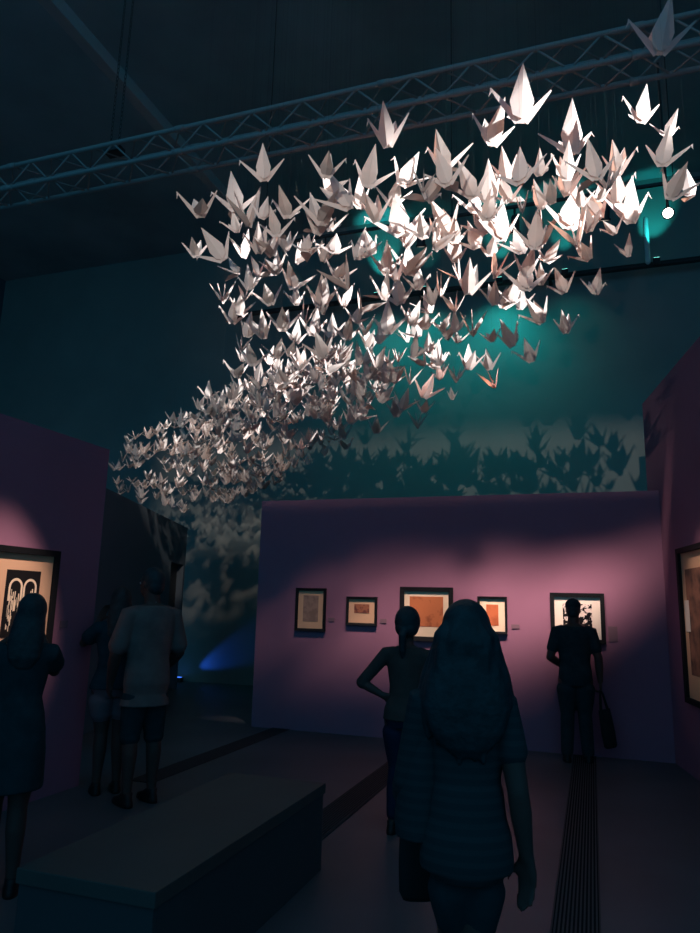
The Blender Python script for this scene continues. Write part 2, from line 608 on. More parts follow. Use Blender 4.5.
t = MB().box((-.07, 3.0, -.08), (.07, 12.5, .08)).obj('ceiling_beam', M['beam'], None, mw=basis(W(-5.0, 0, 7.6), UV, VV), bevel=.01)
tag(t, 'long steel beam running into the hall above the truss', 'beam')

# black bar along the far wall with teal lights
BZ = 7.72
bar = empty('lighting_bar', W(0, 12.7, BZ), -A)
tag(bar, 'thin black lighting bar along the teal-lit far wall', 'bar')
MB().tube([(-7.2, 0, 0), (7.5, 0, 0)], .055, 12, True).obj('pipe', M['black_metal'], bar, True)
for x in (-6.5, -3.0, -.5, 2.3, 5.0, 7.2):
    MB().box((x - .03, 0, -.03), (x + .03, .30, .03)).obj('bracket', M['black_metal'], bar)


def look(d): return Vector(d).to_track_quat('-Z', 'Y').to_euler()


def lamp(name, loc, target, power, col, size, blend=.8, radius=.04, scale=None):
    d = bpy.data.lights.new(name, 'SPOT')
    d.energy = power
    d.color = col
    d.spot_size = radians(size)
    d.spot_blend = blend
    d.shadow_soft_size = radius
    o = bpy.data.objects.new(name, d)
    COL.objects.link(o)
    o.location = loc
    o.rotation_euler = look(Vector(target) - Vector(loc))
    if scale: o.scale = scale
    return o


def spotlight_body(loc, target, label, lens, group, scale=1.0, cat='spotlight', stem=.3, name='spotlight'):
    t = empty(name, loc)
    d = (Vector(target) - Vector(loc)).normalized()
    q = d.to_track_quat('-Z', 'Y').to_matrix().to_4x4()
    tag(t, label, cat, group)
    s = scale
    n = 20
    ring = lambda r, z: [(r * s * cos(2 * pi * i / n), r * s * sin(2 * pi * i / n), z * s) for i in range(n)]
    MB().rings([ring(.03, .24), ring(.055, .21), ring(.06, .04), ring(.075, .02), ring(.075, .0), ring(.064, .0), ring(.060, .015)]).obj('housing', M['black_metal'], t, True, mw=q)
    MB().rings([ring(.060, .012), ring(.060, .004), ring(.03, -.002)]).obj('lens', lens, t, True, mw=q)
    MB().tube([(0, 0, .02), (0, 0, stem)], .012, 8, False).tube([(0, 0, .10 * s), q @ Vector((0, 0, .12 * s))], .014, 8).obj('stem', M['black_metal'], t, True)
    return t


# ------------------------------------------------------------------ lights
# the wall spots hang from a thin track in front of the exhibition wall
TZ, TV = 5.55, PV - 1.75
tk = empty('lamp_track', W(0, TV, TZ + .30), -A)
tag(tk, 'thin black lamp track hanging behind the paper cranes', 'track')
MB().box((-3.9, -.015, -.0), (1.2, .015, .03)).obj('rail', M['black_metal'], tk)
for x in (-3.6, -1.3, .95):
    MB().tube([(x, 0, .02), (x, 0, 9.6 - TZ - .30)], .006, 6, False).obj('hanger', M['black_metal'], tk)
WARM = (1.0, .70, .62)
for u, tu, tz, pw, nm in ((-2.80, -3.10, 1.60, 210, 'above the two left-hand pictures'), (-1.65, -1.95, 1.58, 560, 'above the large rust red picture'),
                          (-.62, -.88, 1.56, 900, 'above the vermilion print'), (.28, -.22, 1.56, 380, 'above the capped man')):
    loc, tg = W(u, TV, TZ), W(tu, PV, tz)
    spotlight_body(loc, tg, 'black spotlight on the hanging track %s' % nm, M['lens_dim'], 'spotlights on the hanging track', .8, stem=.3)
    lamp('wall_spot', loc + (tg - loc).normalized() * .03, tg, pw * 2.35, WARM, 46, 1.0, .16, (1, .135, 1))
# left wall spot
loc, tg = W(-2.9, 4.1, 5.2), W(LU, 4.40, 1.62)
lamp('left_wall_spot', loc, tg, 1250, WARM, 18, 1.0, .05, (1, .5, 1))
# right wall spot
loc, tg = r_at(6.3, 5.3) + rnor * 1.6, r_at(6.7, 1.8)
lamp('right_wall_spot', loc, tg, 420, WARM, 24, 1.0, .05, (1, .42, 1))

# visible lamp at the right end of the flock
lp = on_y(668, 213, 5.9)
spotlight_body(lp, (0.5, 2.0, 3.0), 'lit white spotlight among the cranes at the right edge', M['lens'], None, .74, stem=1.6)

# big profile spot behind the camera that lights the flock and throws its shadows on the far wall
FL = Vector((-1.5, -4.5, 3.92))
fdir = Vector((.137, 1, 0)).normalized()
fside = Vector((fdir.y, -fdir.x, 0))
PJ = basis(FL, fside, fdir)
pj = empty('profile_projector', FL)
pj.matrix_world = PJ
tag(pj, 'black profile projector on a stand behind the viewer, shining over the cranes', 'projector')
MB().box((-.16, -.45, -.15), (.16, -.08, .15)).obj('housing', M['black_metal'], pj, bevel=.02)
MB().tube([(0, -.25, -.15), (0, -.25, -3.92)], .03, 10, False).obj('stand', M['black_metal'], pj, True)
MB().tube([(0, -.25, -3.90), (0, -.25, -3.86)], .25, 24, False).obj('base', M['black_metal'], pj, True)
D_ = 1.2
for a_, b_ in (((-.9, D_, .066), (.9, D_ + .01, .85)), ((-.9, D_, -.85), (.9, D_ + .01, -.076)),
               ((-.9, D_ + .012, -.85), (-D_ * tan(radians(15.8)), D_ + .022, .85)), ((D_ * tan(radians(15.0)), D_ + .012, -.85), (.9, D_ + .022, .85))):
    MB().box(a_, b_).obj('added_beam_flag', M['black_metal'], pj)  # unseen plates added to crop the beam off the nearer walls
for x_ in (-.14, .14):
    MB().tube([(x_, -.1, .12), (x_ * 4, D_, .5)], .008, 6).obj('added_flag_arm', M['black_metal'], pj)
lamp('flock_projector', FL, FL + fdir, 1500, (1.0, .90, .80), 44, .1, .022)
lamp('flock_side_spot', (9.0, -3.0, 5.0), (-1.1, 6.9, 3.98), 24000, (1.0, .96, .94), 18, .5, .06, (1, .36, 1))
lamp('flock_fill', (-.4, -1.3, 1.75), (.25, 4.6, 3.93), 150, (1.0, .72, .58), 42, .8, .03, (1, .5, 1))  # warm fill added to brown the cranes' unlit faces
lamp('tail_spot', (-.5, 5.3, 5.45), (-1.85, 9.3, 4.12), 560, (1.0, .80, .68), 34, .6, .06, (1, .47, 1))
lamp('edge_spot', lp + (Vector((.5, 2.0, 3.0)) - lp).normalized() * .05, (.2, 3.2, 4.2), 130, (1.0, .80, .68), 52, .8, .03)

# teal wall washers on the bar
TEAL = (.03, .82, .80)
for i, (px, py, pu, pd) in enumerate(((378, 296, 110, 30), (425, 290, 8, 40), (500, 281, 60, 75), (565, 273, 45, 10), (656, 262, 60, 0))):
    q = on_v(px, py, 12.7)
    uu = q.dot(UV)
    base = W(uu, 12.62, BZ + .02)
    tt = empty('teal_washer', base, -A)
    tag(tt, 'small teal washer lamp on the black bar, %s from the left' % ('first', 'second', 'third', 'fourth', 'fifth')[i], 'washer lamp', 'teal washers on the bar')
    MB().box((-.06, -.05, -.06), (.06, .02, .05)).obj('housing', M['black_metal'], tt, bevel=.008)
    MB().box((-.05, -.045, .05), (.05, .015, .054)).obj('lens', M['teal_lens'], tt)
    if pu: lamp('teal_up', base - VV * (.3 if i == 4 else 0) + Vector((0, 0, .08)), base + VV * .22 + Vector((0, 0, 1.0)), pu, TEAL, 44, .7, .02)
    if pd: lamp('teal_down', base - VV * .5 + Vector((0, 0, -.1)), base + VV * .38 + Vector((0, 0, -1.6)), pd, TEAL, 105, 1.0, .1)
# vertical pipe by the last washer
q = on_v(648, 262, 12.6)
pz = on_v(648, 219, 12.6)
pp = MB().tube([(0, 0, 0), (0, 0, pz.z - q.z)], .045, 10).obj('upright_pipe', M['pale_metal'], None, True, mw=Matrix.Translation(q))
tag(pp, 'short upright pipe catching teal light below the white spotlight', 'pipe')

# blue uplight behind the man in the pale shirt
bl = W(-7.98, 12.80, .02)
t = empty('floor_uplight', bl, -A)
tag(t, 'blue floor uplight at the foot of the far wall', 'uplight')
MB().box((-.10, -.07, -.02), (.10, .07, .07)).obj('housing', M['black_metal'], t, bevel=.01)
MB().box((-.08, -.05, .07), (.08, .05, .075)).obj('lens', M['blue_lens'], t)
lamp('blue_uplight', bl + Vector((0, 0, .10)), bl + UV * .85 + VV * .16 + Vector((0, 0, .48)), 36, (.02, .13, 1.0), 34, .8, .02)

# dim blue ambient fill, added to lift the blacks, from the hall's open side
w = bpy.data.worlds.new('world')
S.world = w
w.use_nodes = True
w.node_tree.nodes['Background'].inputs['Color'].default_value = (.10, .57, 1.0, 1)
w.node_tree.nodes['Background'].inputs['Strength'].default_value = .33

# ------------------------------------------------------------------ paper cranes
def crane_geo(phi1, phi2, th, tt, head, skew, tilt=(0, 0)):
    """meshes (MB) of a folded crane: neck towards +X, wing height about 1"""
    P = {}
    b = MB()
    Fp, Bp, Lp, Rp, T = (.18, 0, .02), (-.18, 0, .02), (0, .12, .03), (0, -.12, .03), (0, 0, .15)
    k1, k2 = (.085, 0, -.15), (-.085, 0, -.15)
    b.add([Fp, Bp, Lp, Rp, T, k1, k2], [(0, 2, 5), (2, 6, 5), (2, 1, 6), (3, 0, 5), (3, 5, 6), (1, 3, 6), (0, 4, 2), (4, 1, 2), (4, 0, 3), (1, 4, 3)])
    P['body'] = [b]
    wings = []
    for s, phi in ((1, phi1), (-1, phi2)):
        w_ = MB()
        sp, cp = sin(phi), cos(phi)

        def at(x, t, bulge=0.0):
            return (x, s * (.07 + t * sp + bulge * cp), .0 + t * cp - bulge * sp)
        vs = [at(.175, .0), at(0, -.11, .05), at(-.175, .0), at(.235, .27, -.02), at(0 + skew * .25, .29, .05), at(-.235, .27, -.02),
              at(.125 + skew * .5, .63, -.02), at(skew * .6, .64, .03), at(-.125 + skew * .5, .63, -.02), at(skew, 1.02, -.02)]
        fs = [(0, 1, 4, 3), (1, 2, 5, 4), (3, 4, 7, 6), (4, 5, 8, 7), (6, 7, 9), (7, 8, 9)]
        w_.add(vs, fs if s > 0 else [f[::-1] for f in fs])
        wings.append(w_)
    P['wing'] = wings

    def spike(dirx, ang, length, bx):
        m_ = MB()
        d = Vector((dirx * cos(ang), 0, sin(ang)))
        n_ = Vector((-dirx * sin(ang), 0, cos(ang)))
        o = Vector((dirx * bx, 0, -.12))
        vs = []
        for t, wd in ((0, .10), (.4, .078), (.75, .046), (1.0, .018)):
            c = o + d * (t * length)
            vs += [c - n_ * wd * .9, c + n_ * wd * .6 + Vector((0, wd * .42, 0)), c + n_ * wd * .6 - Vector((0, wd * .42, 0))]
        fs = [(0, 2, 1)]
        for k in range(3):
            for i in range(3):
                j = (i + 1) % 3
                fs.append((3 * k + i, 3 * k + j, 3 * k + 3 + j, 3 * k + 3 + i))
        fs.append((9, 10, 11))
        m_.add(vs, fs)
        return m_, o + d * length, d
    nk, tip, d = spike(1, th, .98, .05)
    P['neck'] = [nk]
    hd = MB()
    ha = th - head
    e = Vector((cos(ha), 0, sin(ha)))
    nn = Vector((-sin(ha), 0, cos(ha)))
    a0 = tip - d * .05
    hd.add([a0 + nn * .028, a0 - nn * .02 + Vector((0, .02, 0)), a0 - nn * .02 - Vector((0, .02, 0)), a0 + e * .19],
           [(0, 1, 2), (0, 3, 1), (1, 3, 2), (2, 3, 0)])
    P['head'] = [hd]
    tl, _, _ = spike(-1, tt, .96, .05)
    P['tail'] = [tl]
    R = Euler((tilt[0], tilt[1], 0)).to_matrix()
    for lst in P.values():
        for m_ in lst: m_.v = [R @ p for p in m_.v]
    return P


VARS = []
spec = [(.30, .70, 1.0, .95, 2.2, 0), (.50, .45, .85, 1.0, 2.0, .05), (.80, .30, 1.1, .80, 2.4, -.05), (.40, 1.15, .95, .80, 2.1, .03),
        (1.1, .90, .85, .80, 2.2, 0), (.22, .35, .80, .85, 2.0, -.04), (.60, .65, 1.2, 1.05, 2.5, .04), (1.30, 1.0, .95, .9, 2.2, 0)]
for i, sp_ in enumerate(spec):
    g = crane_geo(*sp_, tilt=(rnd.uniform(-.14, .14), rnd.uniform(-.12, .12)))
    parts = []
    allm = MB()
    for nm in ('body', 'wing', 'neck', 'head', 'tail'):
        for m_ in g[nm]:
            me = m_.mesh('crane_' + nm)
            me.materials.append(M['paper'])
            parts.append((nm, me))
            allm.add(m_.v, m_.f)
    one = allm.mesh('crane_whole')
    one.materials.append(M['paper'])
    VARS.append((parts, one, allm))
thread_me = MB().tube([(0, 0, 0), (0, 0, 1)], .00022, 3, False).mesh('thread')
thread_me.materials.append(M['thread'])
THREAD_TOP = 9.58


def put_crane(P, s, yaw, var, label, group, parts=True):
    pm, one, _ = VARS[var]
    rx, ry = rnd.gauss(0, .24), rnd.gauss(0, .20)
    if parts:
        root = empty('paper_crane', P, yaw, s)
        root.rotation_euler = (rx, ry, yaw)
        for nm, me in pm:
            o = bpy.data.objects.new(nm, me)
            COL.objects.link(o)
            o.parent = root
    else:
        root = bpy.data.objects.new('paper_crane', one)
        COL.objects.link(root)
        root.location = P
        root.rotation_euler = (rx, ry, yaw)
        root.scale = (s,) * 3
    th = bpy.data.objects.new('thread', thread_me)
    COL.objects.link(th)
    th.parent = root
    k = 1.0 / s
    inv = Euler((rx, ry, yaw)).to_matrix().inverted().to_4x4()
    th.matrix_local = Matrix.Translation((0, 0, .12)) @ inv @ Matrix.Diagonal((k, k, (THREAD_TOP - P.z) / s - .15, 1))
    tag(root, label, 'paper crane', group)
    return root


# px, py (middle), apparent height, facing (l neck left, r neck right, f wing front-on, b), shape, own label
H = [
    (660, 38, 56, 'l', 5, 'large dim paper crane hanging highest, by the top right corner'),
    (200, 206, 38, 'l', 7, 'V-shaped crane farthest out at the upper left of the flock'),
    (236, 200, 44, 'l', 3, 'bright crane with broad square wing beside the V-shaped crane at upper left'),
    (264, 170, 38, 'l', 5, 'dim lantern-like crane alone below the truss at upper left'),
    (288, 208, 36, 'l', 4, None), (262, 212, 26, 'r', 2, None), (236, 226, 24, 'l', 1, None),
    (388, 134, 44, 'l', 0, 'brownish crane hanging close under the truss at top middle'),
    (326, 168, 34, 'r', 3, 'darkest shadowed crane under the truss, left of the top middle'),
    (368, 176, 42, 'l', 2, None), (403, 175, 42, 'l', 0, 'upright white crane with hooked head right below the topmost middle crane'),
    (346, 197, 46, 'l', 5, None), (445, 158, 46, 'l', 7, 'wide-spread crane with long pale wing strips at upper middle'), (423, 185, 26, 'f', 1, None),
    (521, 106, 62, 'l', 0, 'biggest crane of the flock, tall and two-toned at the top'),
    (492, 133, 46, 'l', 2, 'tall crane just left of and below the biggest crane'),
    (571, 140, 56, 'r', 0, 'large crane with long neck slanting right, right of the biggest crane'),
    (521, 172, 46, 'l', 5, None), (540, 168, 28, 'r', 2, None),
    (641, 112, 40, 'l', 0, 'brown crane alone at the upper right'), (667, 130, 28, 'r', 3, None),
    (663, 155, 42, 'r', 1, 'broad pinkish brown crane near the right edge below the lone brown one'),
    (595, 168, 46, 'l', 3, 'bright white crane with square wing at upper right'), (618, 165, 36, 'r', 0, None),
    (671, 188, 40, 'l', 2, None), (690, 188, 34, 'r', 6, 'narrow crane touching the right picture edge'),
    (630, 210, 46, 'r', 1, 'brown crane with raised tail left of the white spotlight'), (568, 215, 54, 'l', 5, None),
    (581, 200, 24, 'l', 2, None), (614, 228, 22, 'l', 4, None), (628, 250, 24, 'r', 6, None), (588, 252, 28, 'l', 1, None), (600, 195, 22, 'r', 3, None),
    (196, 250, 26, 'r', 3, 'small crane farthest out at the left edge, under the V-shaped one'), (222, 250, 40, 'l', 1, None), (236, 268, 26, 'r', 2, None),
    (259, 244, 32, 'l', 5, None), (277, 228, 32, 'r', 4, None), (276, 266, 28, 'r', 3, None), (270, 297, 30, 'l', 7, None), (245, 295, 20, 'f', 1, None),
    (294, 280, 34, 'l', 4, None), (298, 256, 26, 'f', 0, None), (305, 245, 30, 'r', 2, None), (321, 212, 46, 'r', 3, None),
    (401, 222, 54, 'l', 5, 'bright tall triangular white crane in the middle of flock, the whitest'), (376, 212, 34, 'l', 2, None), (424, 230, 32, 'l', 7, None),
    (335, 246, 32, 'l', 5, None), (359, 250, 36, 'l', 0, None), (373, 247, 26, 'r', 6, None), (387, 265, 36, 'l', 0, None), (410, 263, 42, 'r', 3, None),
    (308, 248, 28, 'f', 1, None), (338, 272, 28, 'l', 4, None),
    (473, 186, 42, 'l', 3, None), (448, 224, 42, 'r', 0, None), (437, 230, 36, 'f', 5, None), (501, 228, 44, 'l', 5, None), (542, 232, 46, 'f', 1, None),
    (541, 200, 32, 'l', 6, None), (490, 248, 28, 'r', 4, None), (476, 240, 32, 'r', 2, None), (522, 206, 24, 'f', 5, None), (552, 195, 30, 'r', 6, None), (455, 254, 30, 'l', 2, None),
    (263, 330, 30, 'l', 1, None), (283, 322, 32, 'r', 3, None), (305, 317, 28, 'f', 5, None), (313, 327, 32, 'r', 2, None), (247, 330, 28, 'l', 6, None), (241, 345, 20, 'f', 0, None),
    (276, 352, 24, 'l', 4, None), (290, 350, 22, 'r', 7, None), (237, 370, 26, 'l', 7, 'small open crane hanging apart at the left of the flock, halfway down'),
    (258, 374, 24, 'l', 6, None), (292, 374, 28, 'r', 3, None), (312, 370, 24, 'r', 4, None), (254, 389, 20, 'l', 7, None), (208, 393, 20, 'l', 3, 'small crane farthest left above the crowded tail'),
    (232, 394, 18, 'l', 2, None), (274, 391, 22, 'r', 1, None),
    (322, 296, 36, 'l', 1, None), (362, 305, 30, 'f', 3, 'pinkish crane crossing the black bar in the teal glow'), (400, 294, 36, 'l', 5, None), (388, 324, 38, 'r', 1, None),
    (412, 318, 28, 'l', 2, None), (425, 322, 26, 'r', 3, None), (332, 330, 28, 'r', 2, None), (347, 332, 28, 'r', 4, None), (341, 360, 30, 'l', 7, 'wide V-shaped crane below the teal glow at left middle'),
    (366, 357, 24, 'r', 2, None), (442, 324, 24, 'l', 4, None), (414, 350, 28, 'l', 6, None), (398, 357, 18, 'f', 0, None), (438, 358, 28, 'r', 1, None),
    (441, 288, 28, 'f', 5, None), (418, 282, 28, 'r', 2, None),
    (469, 283, 38, 'r', 1, None), (473, 327, 32, 'f', 1, 'frontal white crane with both spikes spread, below the teal glow'), (496, 268, 34, 'f', 0, None), (526, 268, 34, 'r', 6, None),
    (547, 255, 28, 'l', 4, None), (541, 278, 24, 'l', 6, None), (494, 297, 28, 'l', 2, 'dark shadowed crane against the bright teal glow'), (512, 296, 26, 'r', 7, None),
    (564, 285, 30, 'l', 1, None), (541, 314, 32, 'l', 1, 'crane with hooked neck hanging apart at the lower right, left of two'), (566, 326, 26, 'r', 0, 'small upright crane lowest at the right, right of two'),
    (595, 287, 28, 'r', 0, 'isolated crane farthest right below the black bar'), (455, 305, 26, 'f', 6, None), (458, 272, 26, 'f', 2, None),
    (378, 392, 24, 'f', 0, None), (362, 385, 22, 'l', 6, None), (403, 402, 24, 'r', 5, None), (396, 410, 24, 'l', 2, None), (425, 390, 28, 'l', 5, None), (424, 407, 20, 'r', 7, None),
    (360, 413, 24, 'r', 1, None), (346, 444, 18, 'r', 7, 'small V-shaped crane lowest under the middle of flock'), (376, 427, 22, 'l', 2, None), (418, 422, 22, 'f', 6, None), (395, 378, 20, 'f', 4, None),
    (410, 378, 22, 'f', 0, None), (456, 376, 22, 'f', 6, None), (343, 434, 20, 'r', 3, None), (452, 396, 14, 'l', 6, None), (436, 362, 24, 'l', 5, None),
    (512, 338, 32, 'r', 6, None), (531, 354, 28, 'l', 1, 'spread crane hanging apart under the lower right of the flock'), (469, 362, 28, 'l', 0, None), (489, 363, 24, 'l', 2, None),
    (494, 381, 26, 'f', 0, 'upright little crane hanging lowest at the lower right'), (492, 336, 20, 'r', 4, None), (458, 338, 18, 'l', 4, None),
    (173, 418, 16, 'r', 7, 'tiny V-shaped crane hanging apart above the left tail'), (194, 420, 14, 'l', 1, None),
    (183, 509, 12, 'l', 4, 'dark tiny crane hanging lowest under the left tail'),
]
ZL = 3.9


def place(px, py, s, z=None):
    """a point of the flock's layer seen at the pixel, and the crane's real size"""
    z = z if z is not None else ZL + rnd.uniform(-.22, .22)
    d = ray(px, py)
    y = (z - EYE) / d.z * d.y if d.z > 0 else 99
    far = 11.4 + (px - 200) * -.004
    y = min(y, far + rnd.uniform(-.6, .3))
    y = max(y, 2.35)
    P = CAM_P + d * (y / d.y)
    depth = y / d.y                                 # distance along the view axis
    return P, s * depth / F


def zone(px, py):
    if py > 395 and px < 345:
        if px < 200: return 'small paper crane in the crowded far tip of the flock', 'cranes in the far tip of the flock'
        return 'small paper crane in the crowded lower tail of the flock', 'cranes in the lower tail of the flock'
    if py > 335: return ('paper crane at the loose lower edge of the flock', 'cranes at the lower edge of the flock') if px > 330 else ('paper crane at the lower left side of the flock', 'cranes on the lower left side')
    if px < 330: return 'paper crane at the upper left side of the flock', 'cranes on the upper left side'
    if py < 205: return 'near paper crane in the top rows of the flock', 'cranes in the top rows'
    if px < 450: return 'paper crane in the bright middle of the flock', 'cranes in the bright middle'
    return 'paper crane in the right half of the flock', 'cranes in the right half'


YAW = {'l': pi, 'r': 0.0, 'f': pi / 2}


def face_yaw(kind, px, jitter=.55):
    y = YAW[kind] + rnd.uniform(-jitter, jitter)
    return y - math.atan((px - 350) / F)


count = 0
taken = []
for (px, py, s, kd, var, lab) in H:
    P, sc = place(px, py + s * .18, s * 1.0, 4.9 if py < 60 else (4.45 if py < 145 and px > 300 else None))
    zl, zg = zone(px, py)
    put_crane(P, sc * .83, face_yaw(kd, px), var, lab or zl, None if lab else zg, True)
    taken.append((px, py, s))
    count += 1

POLY = [(212, 225), (300, 190), (400, 165), (560, 165), (620, 190), (630, 235), (560, 262), (520, 330), (470, 385), (420, 405), (360, 415), (330, 380), (255, 385), (225, 330)]
TAIL = [(112, 468), (130, 438), (160, 428), (205, 402), (260, 382), (330, 350), (400, 372), (380, 405), (338, 440), (318, 462), (280, 482), (250, 500), (205, 507), (150, 506), (118, 494)]


def inside(p, poly):
    x, y = p
    r = False
    n = len(poly)
    for i in range(n):
        (x0, y0), (x1, y1) = poly[i], poly[(i + 1) % n]
        if (y0 > y) != (y1 > y) and x < (x1 - x0) * (y - y0) / (y1 - y0) + x0: r = not r
    return r


def sample(poly, seedless=None):
    xs = [p[0] for p in poly]; ys = [p[1] for p in poly]
    while True:
        p = (rnd.uniform(min(xs), max(xs)), rnd.uniform(min(ys), max(ys)))
        if inside(p, poly): return p


mid = 0
while mid < 66:
    px, py = sample(POLY)
    P, k = place(px, py, 1.0, ZL + rnd.uniform(-.3, .55))
    sc = rnd.uniform(.16, .22)
    s = sc / k
    if any(hypot(px - a, py - b) < .42 * min(c, 34) for a, b, c in taken): continue
    zl, zg = zone(px, py)
    put_crane(P, sc, face_yaw(rnd.choice('lllrrf'), px, .9), rnd.randrange(8), zl, zg, True)
    taken.append((px, py, s))
    mid += 1
    count += 1

small = []
for i in range(470):
    px, py = sample(TAIL)
    P, k = place(px, py, 1.0, ZL + rnd.uniform(-.45, .45))
    small.append((k, px, py, P))
small.sort(key=lambda a: a[0])
crowd = MB()
for i, (k, px, py, P) in enumerate(small):
    sc = rnd.uniform(.125, .20)
    yw = face_yaw(rnd.choice('lrrlf'), px, 1.0)
    var = rnd.randrange(8)
    if count < 300:
        zl, zg = zone(min(px, 344), max(py, 396))
        put_crane(P, sc, yw, var, zl, zg, False)
        count += 1
    else:
        R = Matrix.Translation(P) @ Matrix.Rotation(yw, 4, 'Z') @ Matrix.Scale(sc, 4)
        a = VARS[var][2]
        crowd.add([R @ p for p in a.v], a.f)
o = crowd.obj('paper_crane_crowd', M['paper'])
tag(o, 'countless tiny paper cranes crowded at the far end of the flock', 'paper cranes', None, 'stuff')

# ------------------------------------------------------------------ people
def sec(H, female):
    """torso sections (height, half width, half depth, y shift)"""
    if female:
        t = [(.455, .085, .062, -.004), (.50, .101, .072, -.008), (.545, .096, .068, -.006), (.60, .076, .054, 0), (.645, .074, .052, .002),
             (.70, .084, .062, .010), (.745, .090, .062, .008), (.79, .094, .050, 0), (.815, .080, .043, -.002), (.832, .045, .036, -.003)]
    else:
        t = [(.455, .088, .064, 0), (.50, .097, .070, -.005), (.545, .094, .066, -.004), (.60, .088, .060, 0), (.66, .094, .062, .002),
             (.72, .106, .068, .005), (.765, .112, .066, .002), (.80, .112, .055, -.002), (.822, .090, .046, -.004), (.838, .050, .040, -.004)]
    return [(z * H, a * H, b * H, c * H) for z, a, b, c in t]


def hand(mb, wrist, d, palm, side, L, curl, thumb_out=.75):
    """wrist point, finger direction, palm normal; side=+1: thumb lies along d x palm"""
    d = Vector(d).normalized()
    n = Vector(palm); n = (n - d * n.dot(d)).normalized()
    s = d.cross(n) * side
    w = Vector(wrist)
    pl = L * .50
    for k in (-1.1, -.35, .4, 1.1):
        mb.tube([w + s * (k * L * .075), w + d * pl * .55 + s * (k * L * .115), w + d * pl + s * (k * L * .12)], [L * .088, L * .078, L * .062], 8)
    for i, (k, fl) in enumerate(((1.15, .44), (.38, .50), (-.38, .46), (-1.15, .36))):
        p = w + d * pl * .95 + s * (k * L * .125)
        a = curl * (.55 + .10 * i)
        pts = [p]
        q = d.copy()
        for seg_len in (.46, .31, .23):
            q = (d * cos(a) + n * sin(a)).normalized()
            p = p + q * (fl * L * seg_len)
            pts.append(p)
            a += curl * .8
        mb.tube(pts, [L * .052, L * .048, L * .043, L * .036], 8)
    b = w + d * pl * .22 + s * (L * .12)
    t1 = b + (d * .75 + s * thumb_out + n * .25).normalized() * (L * .26)
    t2 = t1 + (d * 1.0 + s * (thumb_out * .35) + n * .35).normalized() * (L * .20)
    mb.tube([w + d * pl * .1 + s * L * .06, b, t1, t2], [L * .07, L * .072, L * .055, L * .042], 8)


